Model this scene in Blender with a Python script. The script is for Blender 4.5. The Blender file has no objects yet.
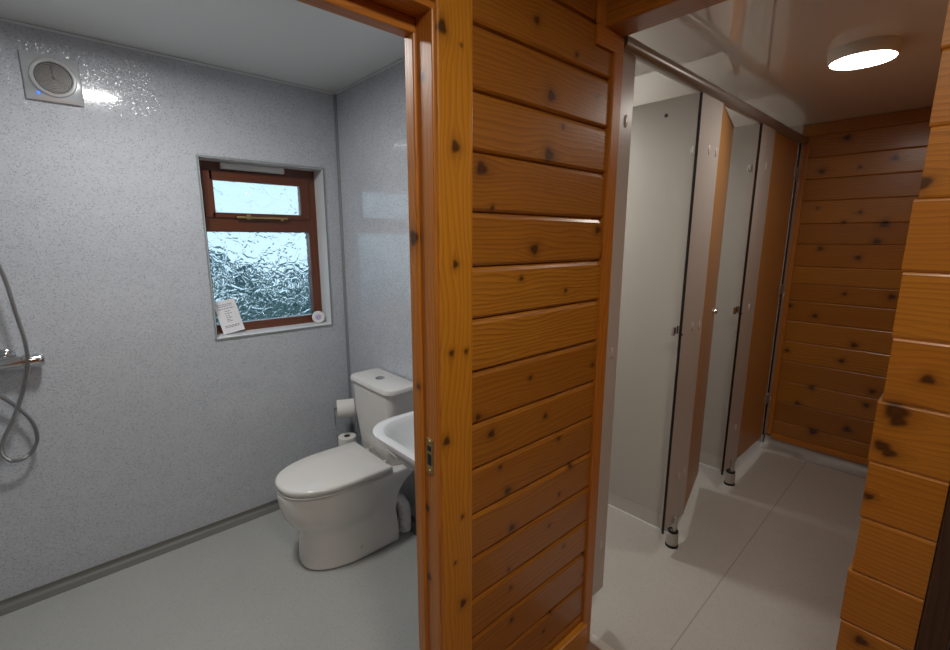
import bpy, bmesh, math, random
from mathutils import Vector, Matrix
C = bpy.context.scene.collection
SC = bpy.context.scene
random.seed(7)
PI = math.pi

# ------------------------------------------------------------------ helpers
def tag(o, label=None, cat=None, group=None, kind=None):
    if label: o['label'] = label
    if cat: o['category'] = cat
    if group: o['group'] = group
    if kind: o['kind'] = kind
    return o

def thing(name, label, cat, loc=(0, 0, 0), rotz=0, group=None):
    o = bpy.data.objects.new(name, None); C.objects.link(o)
    o.empty_display_size = .05
    o.location = loc; o.rotation_euler = (0, 0, rotz)
    return tag(o, label, cat, group)

def obj(name, bm, mat, parent=None, smooth=False, world=True):
    me = bpy.data.meshes.new(name)
    bmesh.ops.recalc_face_normals(bm, faces=bm.faces)
    bm.to_mesh(me); bm.free()
    for m in (mat if isinstance(mat, (list, tuple)) else [mat]): me.materials.append(m)
    if smooth:
        me.polygons.foreach_set('use_smooth', [True]*len(me.polygons))
        if smooth != 'all':
            me.set_sharp_from_angle(angle=math.radians(40))
    o = bpy.data.objects.new(name, me); C.objects.link(o)
    if parent:
        o.parent = parent
        if world:                      # shapes are written in world coordinates
            p = parent; M = Matrix.Identity(4)
            while p:
                M = (Matrix.Translation(p.location) @ p.rotation_euler.to_matrix().to_4x4() if p.type == 'EMPTY' else Matrix.Identity(4)) @ M
                p = p.parent
            me.transform(M.inverted())
    return o

def struct(name, bm, mat, parent=None, smooth=False):
    o = obj(name, bm, mat, parent, smooth)
    if not parent: o['kind'] = 'structure'
    return o

def BM(): return bmesh.new()

def add_box(bm, x0, x1, y0, y1, z0, z1, bev=0, seg=2, mi=0):
    r = bmesh.ops.create_cube(bm, size=1)
    vs = r['verts']
    for v in vs:
        v.co = Vector(((x0+x1)/2+v.co.x*(x1-x0), (y0+y1)/2+v.co.y*(y1-y0), (z0+z1)/2+v.co.z*(z1-z0)))
    fs = set(f for v in vs for f in v.link_faces)
    for f in fs: f.material_index = mi
    if bev:
        es = list(set(e for v in vs for e in v.link_edges))
        bmesh.ops.bevel(bm, geom=es, offset=bev, segments=seg, profile=.6, affect='EDGES')
    return bm

def box(*a, **k): return add_box(BM(), *a, **k)

def add_cyl(bm, p0, p1, r0, r1=None, n=32, caps=True):
    if r1 is None: r1 = r0
    p0 = Vector(p0); p1 = Vector(p1); d = (p1-p0).normalized()
    q = d.to_track_quat('Z', 'Y')
    a = [bm.verts.new(p0+q @ Vector((r0*math.cos(2*PI*i/n), r0*math.sin(2*PI*i/n), 0))) for i in range(n)]
    b = [bm.verts.new(p1+q @ Vector((r1*math.cos(2*PI*i/n), r1*math.sin(2*PI*i/n), 0))) for i in range(n)]
    for i in range(n): bm.faces.new((a[i], a[(i+1) % n], b[(i+1) % n], b[i]))
    if caps: bm.faces.new(a[::-1]); bm.faces.new(b)
    return bm

def add_lathe(bm, org, axis, prof, n=40):
    """prof: list of (radius, height along axis)"""
    org = Vector(org); q = Vector(axis).normalized().to_track_quat('Z', 'Y')
    rows = []
    for r, h in prof:
        if r < 1e-6: rows.append([bm.verts.new(org+q @ Vector((0, 0, h)))])
        else: rows.append([bm.verts.new(org+q @ Vector((r*math.cos(2*PI*i/n), r*math.sin(2*PI*i/n), h))) for i in range(n)])
    for a, b in zip(rows, rows[1:]):
        for i in range(n):
            j = (i+1) % n
            vs = [a[i % len(a)], a[j % len(a)], b[j % len(b)], b[i % len(b)]]
            u = []
            for v in vs:
                if v not in u: u.append(v)
            if len(u) > 2: bm.faces.new(u)
    return bm

def catmull(pts, k=8):
    P = [Vector(p) for p in pts]; P = [2*P[0]-P[1]]+P+[2*P[-1]-P[-2]]; out = []
    for i in range(1, len(P)-2):
        for j in range(k):
            t = j/k
            out.append(.5*((2*P[i])+(P[i+1]-P[i-1])*t+(2*P[i-1]-5*P[i]+4*P[i+1]-P[i+2])*t*t+(3*P[i]-P[i-1]-3*P[i+1]+P[i+2])*t**3))
    return out+[P[-2]]

def add_tube(bm, pts, r, n=14, rfun=None):
    rows = []; up = Vector((0.13, .31, 1)).normalized(); prev = None
    for i, p in enumerate(pts):
        d = (pts[min(i+1, len(pts)-1)]-pts[max(i-1, 0)]).normalized()
        s = d.cross(up) if prev is None else prev-d*prev.dot(d)
        s.normalize(); prev = s; t = d.cross(s)
        rr = r if rfun is None else rfun(i, r)
        rows.append([bm.verts.new(p+rr*(math.cos(2*PI*j/n)*s+math.sin(2*PI*j/n)*t)) for j in range(n)])
    for a, b in zip(rows, rows[1:]):
        for j in range(n): bm.faces.new((a[j], a[(j+1) % n], b[(j+1) % n], b[j]))
    bm.faces.new(rows[0][::-1]); bm.faces.new(rows[-1])
    return bm

def loft(bm, rings, cap0=True, cap1=True):
    R = [[bm.verts.new(p) for p in ring] for ring in rings]; n = len(R[0])
    for a, b in zip(R, R[1:]):
        for j in range(n): bm.faces.new((a[j], a[(j+1) % n], b[(j+1) % n], b[j]))
    if cap0: bm.faces.new(R[0][::-1])
    if cap1: bm.faces.new(R[-1])
    return bm

def add_quad(bm, pts, mi=0):
    f = bm.faces.new([bm.verts.new(p) for p in pts]); f.material_index = mi
    return f

# ------------------------------------------------------------------ materials
def newmat(name):
    m = bpy.data.materials.new(name); m.use_nodes = True
    nt = m.node_tree; b = nt.nodes['Principled BSDF']
    return m, nt, b, nt.nodes, nt.links

def plain(name, col, rough=.4, metal=0, coat=0, spec=.5, emit=0):
    m, nt, b, N, L = newmat(name)
    b.inputs['Base Color'].default_value = (*col, 1)
    b.inputs['Roughness'].default_value = rough
    b.inputs['Metallic'].default_value = metal
    b.inputs['Coat Weight'].default_value = coat
    b.inputs['Specular IOR Level'].default_value = spec
    if emit:
        b.inputs['Emission Color'].default_value = (*col, 1); b.inputs['Emission Strength'].default_value = emit
    return m

def math_node(nt, op, a, b=None, clamp=False):
    n = nt.nodes.new('ShaderNodeMath'); n.operation = op; n.use_clamp = clamp
    for i, v in enumerate((a, b)):
        if v is None: continue
        if isinstance(v, (int, float)): n.inputs[i].default_value = v
        else: nt.links.new(v, n.inputs[i])
    return n.outputs[0]

def mix_col(nt, f, a, b):
    n = nt.nodes.new('ShaderNodeMix'); n.data_type = 'RGBA'
    for sock, v in ((n.inputs[0], f), (n.inputs[6], a), (n.inputs[7], b)):
        if isinstance(v, tuple): sock.default_value = (*v, 1)
        elif isinstance(v, (int, float)): sock.default_value = v
        else: nt.links.new(v, sock)
    return n.outputs[2]

def noise(nt, vec, scale, detail=2, rough=.5, out='Fac'):
    n = nt.nodes.new('ShaderNodeTexNoise'); n.inputs['Scale'].default_value = scale
    n.inputs['Detail'].default_value = detail; n.inputs['Roughness'].default_value = rough
    if vec is not None: nt.links.new(vec, n.inputs['Vector'])
    return n.outputs[out]

def combine(nt, x, y, z):
    n = nt.nodes.new('ShaderNodeCombineXYZ')
    for i, v in enumerate((x, y, z)):
        if isinstance(v, (int, float)): n.inputs[i].default_value = v
        else: nt.links.new(v, n.inputs[i])
    return n.outputs[0]

def attr(nt, name):
    n = nt.nodes.new('ShaderNodeAttribute'); n.attribute_name = name
    return n.outputs['Fac']

def wood(name, lo, mid, hi, rough=.32, coat=.35, knotcol=(.035, .012, .005)):
    m, nt, b, N, L = newmat(name)
    uv = N.new('ShaderNodeUVMap'); uv.uv_map = 'grain'
    sp = N.new('ShaderNodeSeparateXYZ'); L.new(uv.outputs[0], sp.inputs[0])
    u, g = sp.outputs[0], sp.outputs[1]
    seed = attr(nt, 'seed'); s17 = math_node(nt, 'MULTIPLY', seed, 17.3)
    # slow wander of the rings along the board -> cathedral figure
    n0 = noise(nt, combine(nt, math_node(nt, 'MULTIPLY', u, 1.9), math_node(nt, 'MULTIPLY', g, 8.0), s17), 1.0, 2, .5)
    g2 = math_node(nt, 'ADD', g, math_node(nt, 'MULTIPLY', math_node(nt, 'SUBTRACT', n0, .5), .085))
    fr = math_node(nt, 'FRACT', math_node(nt, 'ADD', math_node(nt, 'MULTIPLY', g2, 85.0), math_node(nt, 'MULTIPLY', seed, 5.0)))
    ring = math_node(nt, 'POWER', fr, 2.6)                 # early wood fading into a dark late-wood line
    ring = math_node(nt, 'MULTIPLY', ring, math_node(nt, 'SUBTRACT', 1.0, math_node(nt, 'POWER', fr, 18.0)))
    fine = noise(nt, combine(nt, math_node(nt, 'MULTIPLY', u, 9.0), math_node(nt, 'MULTIPLY', g, 420.0), s17), 1.0, 3, .6)
    patch = noise(nt, combine(nt, math_node(nt, 'MULTIPLY', u, 1.7), math_node(nt, 'MULTIPLY', g, 14.0), math_node(nt, 'ADD', s17, 9.1)), 1.0, 2, .5)
    tone = math_node(nt, 'ADD', math_node(nt, 'MULTIPLY', patch, .35), math_node(nt, 'MULTIPLY', math_node(nt, 'FRACT', math_node(nt, 'MULTIPLY', seed, 3.7)), .65), True)
    base = mix_col(nt, tone, mid, hi)
    f = math_node(nt, 'ADD', math_node(nt, 'MULTIPLY', ring, .66), math_node(nt, 'MULTIPLY', math_node(nt, 'SUBTRACT', fine, .42), 1.0), True)
    col = mix_col(nt, f, base, lo)
    col = mix_col(nt, math_node(nt, 'MULTIPLY', attr(nt, 'halo'), .6), col, tuple(c*.55 for c in lo))
    col = mix_col(nt, attr(nt, 'knot'), col, knotcol)
    L.new(col, b.inputs['Base Color'])
    b.inputs['Roughness'].default_value = rough
    b.inputs['Coat Weight'].default_value = coat; b.inputs['Coat Roughness'].default_value = .22
    bp = N.new('ShaderNodeBump'); bp.inputs['Strength'].default_value = .12; bp.inputs['Distance'].default_value = .002
    L.new(f, bp.inputs['Height']); L.new(bp.outputs[0], b.inputs['Normal'])
    return m

def speckled(name):
    """moulded shower panel: pale grey, dark and light flecks, clear gloss face with mica sparkle"""
    m, nt, b, N, L = newmat(name)
    tc = N.new('ShaderNodeTexCoord'); o = tc.outputs['Object']
    v = N.new('ShaderNodeTexVoronoi'); v.inputs['Scale'].default_value = 175; L.new(o, v.inputs['Vector'])
    sp = N.new('ShaderNodeSeparateColor'); L.new(v.outputs['Color'], sp.inputs[0])
    near = math_node(nt, 'LESS_THAN', v.outputs['Distance'], .42)
    dark = math_node(nt, 'MULTIPLY', near, math_node(nt, 'GREATER_THAN', sp.outputs[0], .70))
    light = math_node(nt, 'MULTIPLY', near, math_node(nt, 'LESS_THAN', sp.outputs[0], .14))
    cl = noise(nt, o, 14, 3)
    base = mix_col(nt, cl, (.475, .50, .54), (.555, .58, .62))
    col = mix_col(nt, math_node(nt, 'MULTIPLY', dark, .5), base, (.20, .205, .225))
    col = mix_col(nt, math_node(nt, 'MULTIPLY', light, .4), col, (.72, .73, .76))
    L.new(col, b.inputs['Base Color'])
    b.inputs['Roughness'].default_value = .12
    v2 = N.new('ShaderNodeTexVoronoi'); v2.inputs['Scale'].default_value = 300; L.new(o, v2.inputs['Vector'])
    sc2 = N.new('ShaderNodeSeparateColor'); L.new(v2.outputs['Color'], sc2.inputs[0]); sp2 = sc2.outputs[2]
    s = N.new('ShaderNodeVectorMath'); s.operation = 'SUBTRACT'; L.new(v2.outputs['Color'], s.inputs[0]); s.inputs[1].default_value = (.5, .5, .5)
    k = N.new('ShaderNodeVectorMath'); k.operation = 'SCALE'; L.new(s.outputs[0], k.inputs[0]); L.new(math_node(nt, 'MULTIPLY', math_node(nt, 'LESS_THAN', sp2, .6), .33), k.inputs['Scale'])
    ge = N.new('ShaderNodeNewGeometry')
    a = N.new('ShaderNodeVectorMath'); a.operation = 'ADD'; L.new(k.outputs[0], a.inputs[0]); L.new(ge.outputs['Normal'], a.inputs[1])
    nn = N.new('ShaderNodeVectorMath'); nn.operation = 'NORMALIZE'; L.new(a.outputs[0], nn.inputs[0])
    L.new(nn.outputs[0], b.inputs['Normal'])
    b.inputs['Specular IOR Level'].default_value = .35
    b.inputs['Coat Weight'].default_value = .55; b.inputs['Coat Roughness'].default_value = .05
    L.new(ge.outputs['Normal'], b.inputs['Coat Normal'])
    return m

def vinyl(name, c0, c1, fleck, seam_y=None, rough=.42):
    m, nt, b, N, L = newmat(name)
    tc = N.new('ShaderNodeTexCoord'); o = tc.outputs['Object']
    col = mix_col(nt, noise(nt, o, 3.2, 4, .6), c0, c1)
    v = N.new('ShaderNodeTexVoronoi'); v.inputs['Scale'].default_value = 170; L.new(o, v.inputs['Vector'])
    sp = N.new('ShaderNodeSeparateColor'); L.new(v.outputs['Color'], sp.inputs[0])
    d = math_node(nt, 'MULTIPLY', math_node(nt, 'LESS_THAN', v.outputs['Distance'], .4), math_node(nt, 'GREATER_THAN', sp.outputs[1], .7))
    col = mix_col(nt, math_node(nt, 'MULTIPLY', d, .35), col, fleck)
    st = noise(nt, o, 9, 5, .7)                              # wear marks
    col = mix_col(nt, math_node(nt, 'MULTIPLY', math_node(nt, 'GREATER_THAN', st, .70), .25), col, tuple(c*.75 for c in c0))
    if seam_y is not None:
        xyz = N.new('ShaderNodeSeparateXYZ'); L.new(o, xyz.inputs[0])
        ln = math_node(nt, 'LESS_THAN', math_node(nt, 'ABSOLUTE', math_node(nt, 'SUBTRACT', xyz.outputs[1], seam_y)), .0028)
        col = mix_col(nt, math_node(nt, 'MULTIPLY', ln, .38), col, (.10, .09, .08))
    L.new(col, b.inputs['Base Color']); b.inputs['Roughness'].default_value = rough
    bp = N.new('ShaderNodeBump'); bp.inputs['Strength'].default_value = .15; bp.inputs['Distance'].default_value = .001
    L.new(noise(nt, o, 260, 2), bp.inputs['Height']); L.new(bp.outputs[0], b.inputs['Normal'])
    return m

def pattern_glass(name):
    """obscure glass rolled with a feathery leaf pattern"""
    m, nt, b, N, L = newmat(name)
    tc = N.new('ShaderNodeTexCoord'); o = tc.outputs['Object']
    w = N.new('ShaderNodeVectorMath'); w.operation = 'SCALE'; w.inputs['Scale'].default_value = .11
    L.new(noise(nt, o, 11, 2, .5, 'Color'), w.inputs[0])
    a = N.new('ShaderNodeVectorMath'); a.operation = 'ADD'; L.new(o, a.inputs[0]); L.new(w.outputs[0], a.inputs[1])
    v = N.new('ShaderNodeTexVoronoi'); v.feature = 'F1'; v.inputs['Scale'].default_value = 22; L.new(a.outputs[0], v.inputs['Vector'])
    v2 = N.new('ShaderNodeTexVoronoi'); v2.feature = 'DISTANCE_TO_EDGE'; v2.inputs['Scale'].default_value = 15; L.new(a.outputs[0], v2.inputs['Vector'])
    h = math_node(nt, 'ADD', math_node(nt, 'MULTIPLY', v.outputs['Distance'], .9), math_node(nt, 'MULTIPLY', math_node(nt, 'MINIMUM', v2.outputs['Distance'], .16), 3.0))
    bp = N.new('ShaderNodeBump'); bp.inputs['Strength'].default_value = 1; bp.inputs['Distance'].default_value = .0052
    L.new(h, bp.inputs['Height']); L.new(bp.outputs[0], b.inputs['Normal'])
    b.inputs['Base Color'].default_value = (.90, .97, 1, 1)
    b.inputs['Transmission Weight'].default_value = 1; b.inputs['Roughness'].default_value = .04; b.inputs['IOR'].default_value = 1.5
    return m

def leaf_mat(name):
    m, nt, b, N, L = newmat(name)
    tc = N.new('ShaderNodeTexCoord')
    col = mix_col(nt, noise(nt, tc.outputs['Object'], 7, 4), (.055, .15, .165), (.15, .33, .33))  # bluish teal mixed into the leaf colour stands for haze
    L.new(col, b.inputs['Base Color']); b.inputs['Roughness'].default_value = .5
    return m

PINE = wood('varnished_pine', (.165, .052, .007), (.32, .112, .012), (.54, .225, .023), .36, .3)
PINE_TRIM = wood('golden_pine_trim', (.34, .115, .010), (.56, .225, .018), (.66, .29, .026))
PINE_LINING = wood('orange_pine_lining', (.28, .085, .010), (.50, .17, .018), (.58, .22, .025), .42, .12)
PINE_PALE = wood('honey_pine', (.24, .078, .009), (.40, .145, .016), (.47, .19, .022))
MAHOG = wood('red_brown_window_timber', (.055, .014, .005), (.115, .028, .009), (.16, .042, .012), .35, .25)
DARKWOOD = wood('dark_stained_timber', (.02, .010, .006), (.05, .024, .014), (.07, .034, .02), .5, .05)
WET = speckled('speckled_shower_panel')
CEIL = plain('gloss_white_ceiling_panel', (.86, .86, .845), .05, coat=1)
CEIL_WET = plain('satin_white_ceiling_panel', (.86, .88, .865), .12)
FLOOR = vinyl('grey_wet_room_vinyl', (.355, .36, .34), (.42, .425, .405), (.20, .21, .20), rough=.38)
FLOOR_C = vinyl('warm_grey_corridor_vinyl', (.45, .435, .41), (.52, .50, .47), (.28, .265, .245), seam_y=.566, rough=.36)
FLOOR_A = vinyl('brown_lobby_vinyl', (.25, .15, .10), (.32, .20, .14), (.18, .10, .07))
COVE = plain('grey_cove_skirting', (.16, .16, .145), .5)
COVE_C = plain('grey_cove_upstand', (.36, .345, .325), .45)
UPST = plain('pale_vinyl_upstand', (.55, .53, .49), .45)
WHITE = plain('white_plastic', (.74, .74, .72), .3)
CERAMIC = plain('white_ceramic', (.72, .70, .665), .09, coat=.3)
SEATW = plain('white_seat_plastic', (.70, .685, .655), .14)
PAPER = plain('white_tissue_paper', (.80, .78, .74), .9, spec=.1)
CARDC = plain('brown_card_tube', (.10, .06, .045), .8)
CHROME = plain('polished_chrome', (.62, .63, .64), .12, 1)
STEEL = plain('brushed_steel_hose', (.42, .42, .41), .3, 1)
ALU = plain('satin_aluminium_rail', (.40, .37, .345), .34, .55)
TRIMW = plain('white_edge_trim', (.72, .74, .75), .3)
PANELC = plain('grey_cubicle_laminate', (.50, .475, .44), .35)
PILAC = plain('reflection_tinted_grey_laminate', (.50, .455, .425), .33)  # grey laminate with a pinkish reflection put into its base colour
DOORC = plain('beech_door_laminate', (.45, .215, .065), .38)
BLACK = plain('black_rubber', (.006, .006, .007), .45)
DARK = plain('dark_grille_plastic', (.05, .05, .052), .4)
GREYP = plain('grey_metal_fan_plate', (.68, .695, .71), .12, .6)
BOLT = plain('pale_metal_bolt_cover', (.66, .63, .60), .3, .3)
SATIN = plain('satin_steel_foot', (.50, .485, .47), .32, .55)
HINGE = plain('dull_grey_hinge', (.33, .32, .31), .4, .4)
BRASS = plain('worn_brass', (.55, .40, .16), .35, 1)
BLUE = plain('blue_indicator_light', (.03, .15, .9), .4, emit=1.2)
INK = plain('grey_print', (.20, .20, .24), .7)
PURPLE = plain('violet_print', (.28, .18, .55), .6)
CARD = plain('white_notice_card', (.74, .74, .76), .35)
GLASS = pattern_glass('patterned_obscure_glass')
LEAF = leaf_mat('haze_tinted_leaves')
GRASS = plain('dark_green_lawn', (.03, .075, .04), .8)

def emitter(name, col, s):
    m, nt, b, N, L = newmat(name)
    b.inputs['Base Color'].default_value = (.8, .8, .8, 1)
    b.inputs['Emission Color'].default_value = (*col, 1); b.inputs['Emission Strength'].default_value = s
    return m

# ------------------------------------------------------------------ timber boards
def layers(bm):
    uv = bm.loops.layers.uv.get('grain') or bm.loops.layers.uv.new('grain')
    fl = [bm.verts.layers.float.get(n) or bm.verts.layers.float.new(n) for n in ('seed', 'knot', 'halo')]
    return uv, fl

def add_board(bm, O, A, W, Nn, length, width, th, seed, knots=(), step=.006, ch=.006, dep=.006, top=None):
    """one board: front face gridded finely enough to carry its knots; chamfered long edges"""
    uv, (ls, lk, lh) = layers(bm)
    O, A, W, Nn = Vector(O), Vector(A), Vector(W), Vector(Nn)
    nu = max(1, int(round(length/step))) if knots else 1
    nv = max(1, int(round((width-2*ch)/step))) if knots else 1
    top = ch if top is None else top
    vs = [(0, -dep), (ch*.35, -dep*.35), (ch, 0)]+[(ch+(width-ch-top)*j/nv, 0) for j in range(1, nv)]+[(width-top, 0), (width-top*.35, -dep*.35), (width, -dep)]
    def info(u, v):
        k = h = 0.; g = v
        for (ku, kv, r) in knots:
            du, dv = u-ku, v-kv
            if abs(du) > 12*r or abs(dv) > 12*r: continue
            ang = math.atan2(dv, du)
            d = math.hypot(du*.85, dv)/(r*(1+.14*math.sin(3*ang+ku*50)))
            t = min(1, max(0, (1.05-d)/.55)); k = max(k, t*t*(3-2*t)*(.75+.2*min(1, d*1.5)))
            h = max(h, math.exp(-(d/1.55)**2))
            g -= (1 if dv > 0 else -1)*r*1.0*math.exp(-(du/(3.2*r))**2)*math.exp(-abs(dv)/(3*r))
        return k, h, g
    G = []; gv = {}
    for i in range(nu+1):
        row = []
        for v, hgt in vs:
            u = length*i/nu
            p = bm.verts.new(O+A*u+W*v+Nn*hgt)
            k, h, g = info(u, v); p[ls] = seed; p[lk] = k; p[lh] = h
            gv[p] = (u+seed*3.1, g+seed*1.7); row.append(p)
        G.append(row)
    def face(lst):
        f = bm.faces.new(lst)
        for l in f.loops: l[uv].uv = gv[l.vert]
    for i in range(nu):
        for j in range(len(vs)-1):
            face((G[i][j], G[i+1][j], G[i+1][j+1], G[i][j+1]))
    B = []
    for u in (0, length):
        for v in (0, width):
            p = bm.verts.new(O+A*u+W*v-Nn*th); p[ls] = seed; gv[p] = (u+seed*3.1, v+seed*1.7+th); B.append(p)
    face([B[0], B[1]]+[G[0][j] for j in range(len(vs)-1, -1, -1)])
    face([B[2]]+[G[-1][j] for j in range(len(vs))]+[B[3]])
    face([B[0]]+[G[i][0] for i in range(nu+1)]+[B[2]])
    face([B[1], B[3]]+[G[i][-1] for i in range(nu, -1, -1)])
    face([B[0], B[2], B[3], B[1]])
    return bm

def split_knots(knots, v0, v1, uo):
    return [(u-uo, v-v0, r*.85) for (u, v, r) in knots if v0-r < v < v1+r]

def wood_box(bm, x0, x1, y0, y1, z0, z1, axis, seed, bev=.003):
    """plain timber member with grain running along the given axis"""
    uv, (ls, lk, lh) = layers(bm)
    n0 = len(bm.verts); f0 = set(bm.faces)
    t = BM(); add_box(t, x0, x1, y0, y1, z0, z1, bev, 2)
    mp = {}
    for v in t.verts:
        q = bm.verts.new(v.co); q[ls] = seed; mp[v] = q
    for f in t.faces:
        nf = bm.faces.new([mp[v] for v in f.verts]); n = f.normal
        oth = [i for i in range(3) if i != axis]
        drop = max(oth, key=lambda i: abs(n[i])); ac = [i for i in oth if i != drop][0]
        for l in nf.loops: l[uv].uv = (l.vert.co[axis]+seed*3.1, l.vert.co[ac]+seed*1.7+(.03 if n[drop] > 0 else 0))
    t.free()
    return bm

# ------------------------------------------------------------------ camera and frame
F = 455.35
yaw, pit, rol = math.radians(47.7175), math.radians(-10.814), math.radians(.1326)
fw = Vector((math.cos(yaw)*math.cos(pit), math.sin(yaw)*math.cos(pit), math.sin(pit)))
rt = fw.cross(Vector((0, 0, 1))).normalized(); up = rt.cross(fw)
r2 = math.cos(rol)*rt+math.sin(rol)*up; u2 = -math.sin(rol)*rt+math.cos(rol)*up
cam = bpy.data.cameras.new('camera'); co = bpy.data.objects.new('camera', cam); C.objects.link(co)
Mx = Matrix((r2, u2, -fw)).transposed().to_4x4(); Mx.translation = Vector((0, 0, 1.5)); co.matrix_world = Mx
cam.sensor_fit = 'HORIZONTAL'; cam.sensor_width = 36; cam.lens = 36*F/950; cam.clip_start = .02
SC.camera = co

# main levels
ZW, ZC = 2.28, 2.18            # ceilings: wet room / corridor
YB = 2.507                     # window wall
XR = 1.24                      # wet room end wall
XF = 3.47                      # far plank wall
YF = .82                       # cubicle fronts
def zr(x): return .0512*max(0, x-1.33)   # corridor floor ramps gently upwards

# ------------------------------------------------------------------ setting: wet room
struct('floor', box(-1.4, XR+.05, .80, YB+.02, -.05, 0), FLOOR)
struct('ceiling', box(-1.4, XR+.03, .86, YB+.02, ZW, ZW+.04), CEIL_WET)
# window wall with its opening
OX0, OX1, OZ0, OZ1, RD = .540, 1.140, 1.004, 1.870, .135
bm = BM()
for a in ((-1.4, OX0, -.02, ZW+.02), (OX1, XR+.1, -.02, ZW+.02), (OX0, OX1, -.02, OZ0), (OX0, OX1, OZ1, ZW+.02)):
    add_box(bm, a[0], a[1], YB, YB+.16, a[2], a[3])
struct('wall_back', bm, WET)
struct('wall_right', box(XR, XR+.10, .8685, YB+.16, -.02, ZW+.02), WET)
struct('wall_left', box(-1.5, -1.4, .80, YB+.16, -.02, ZW+.02), WET)
# cove skirting of the wet room
def cove(bm, p, along, out, length, r, n=8, th=.004):
    p, along, out = Vector(p), Vector(along), Vector(out); zz = Vector((0, 0, 1))
    prof = [(0, r+.012), (th, r+.012)]+[(th+r*(1-math.cos(t)), th+r*(1-math.sin(t))) for t in [PI/2*i/n for i in range(n+1)]]+[(th+r+.03, th*.6), (th+r+.03, 0), (0, 0)]
    a = [bm.verts.new(p+out*o+zz*z) for o, z in prof]; b = [bm.verts.new(p+along*length+out*o+zz*z) for o, z in prof]
    for i in range(len(prof)): bm.faces.new((a[i], a[(i+1) % len(a)], b[(i+1) % len(a)], b[i]))
    bm.faces.new(a[::-1]); bm.faces.new(b)
    return bm
struct('baseboard_back', cove(BM(), (-1.4, YB, 0), (1, 0, 0), (0, -1, 0), XR+1.4, .022), COVE, smooth=True)
struct('baseboard_right', cove(BM(), (XR, .9, 0), (0, 1, 0), (-1, 0, 0), YB-.9, .022), COVE, smooth=True)
bm = BM(); add_box(bm, -1.4, XR, YB-.005, YB, ZW-.011, ZW-.003); add_box(bm, XR-.005, XR, .9, YB, ZW-.011, ZW-.003)
struct('trim_1', bm, TRIMW)
bm = BM(); add_box(bm, XR-.013, XR-.001, YB-.006, YB, .03, ZW-.011); add_box(bm, XR-.006, XR, YB-.013, YB-.007, .03, ZW-.011)
struct('trim_2', bm, plain('grey_corner_strip', (.30, .315, .33), .35))

# ------------------------------------------------------------------ window
YW = YB+RD
win = tag(thing('window_1', None, None, ((OX0+OX1)/2, YW, OZ0)), kind='structure')
fx0, fx1, fz0, fz1 = OX0, OX1, OZ0, OZ1
TZ = 1.575                      # transom
bm = BM()
wood_box(bm, fx0, fx0+.030, YW-.025, YW+.03, fz0, fz1, 2, .31)
wood_box(bm, fx1-.050, fx1, YW-.025, YW+.03, fz0, fz1, 2, .52)
wood_box(bm, fx0+.02, fx1-.045, YW-.025, YW+.03, fz1-.050, fz1, 0, .73)
wood_box(bm, fx0+.02, fx1-.045, YW-.025, YW+.03, fz0, fz0+.048, 0, .94)
wood_box(bm, fx0+.02, fx1-.045, YW-.028, YW+.03, 1.528, 1.604, 0, .15)
obj('frame', bm, MAHOG, win)
bm = BM()
sx0, sx1, sz0, sz1 = fx0+.026, fx1-.044, 1.598, fz1-.044
wood_box(bm, sx0, sx0+.050, YW-.038, YW-.002, sz0, sz1, 2, .22)
wood_box(bm, sx1-.050, sx1, YW-.038, YW-.002, sz0, sz1, 2, .41)
wood_box(bm, sx0+.034, sx1-.041, YW-.038, YW-.002, sz1-.046, sz1, 0, .66)
wood_box(bm, sx0+.034, sx1-.041, YW-.038, YW-.002, sz0, sz0+.026, 0, .88)
sash = obj('sash', bm, MAHOG, win)
obj('upper_pane', box(sx0+.03, sx1-.036, YW-.016, YW-.010, sz0+.02, sz1-.03), GLASS, win)
obj('lower_pane', box(fx0+.022, fx1-.043, YW-.004, YW+.002, fz0+.042, 1.532), GLASS, win)
bm = BM()
add_box(bm, .755, .775, YW-.052, YW-.038, 1.592, 1.617, .002); add_box(bm, .705, .965, YW-.056, YW-.048, 1.596, 1.607, .003)
add_box(bm, .925, .940, YW-.056, YW-.04, 1.588, 1.600, .002)
tag(obj('stay_handle', bm, BRASS, win, True), 'brass window stay')
bm = BM(); add_box(bm, .655, .965, YW-.050, YW-.024, OZ1-.034, OZ1-.004, .004)
tag(obj('trickle_vent', bm, WHITE, win, True), 'white ventilation strip across the top')
bm = BM()
add_box(bm, OX0-.006, OX0+.002, YB-.004, YW-.026, OZ0-.006, OZ1+.006)
add_box(bm, OX1-.002, OX1+.006, YB-.004, YW-.026, OZ0-.006, OZ1+.006)
add_box(bm, OX0-.006, OX1+.006, YB-.004, YW-.026, OZ1-.002, OZ1+.006)
obj('reveal_lining', bm, TRIMW, win)
bm = BM(); add_box(bm, OX0-.006, OX1+.006, YB-.006, YW-.02, OZ0-.006, OZ0+.003, .002)
obj('sill', bm, TRIMW, win)
bm = BM()
for a in ((OX0-.008, OX0, OZ0-.008, OZ1+.008), (OX1, OX1+.008, OZ0-.008, OZ1+.008), (OX0, OX1, OZ1, OZ1+.008), (OX0, OX1, OZ0-.008, OZ0)):
    add_box(bm, a[0], a[1], YB-.007, YB-.0005, a[2], a[3], .002)
obj('edge_trim', bm, plain('pale_grey_trim', (.27, .30, .30), .3), win)

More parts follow.
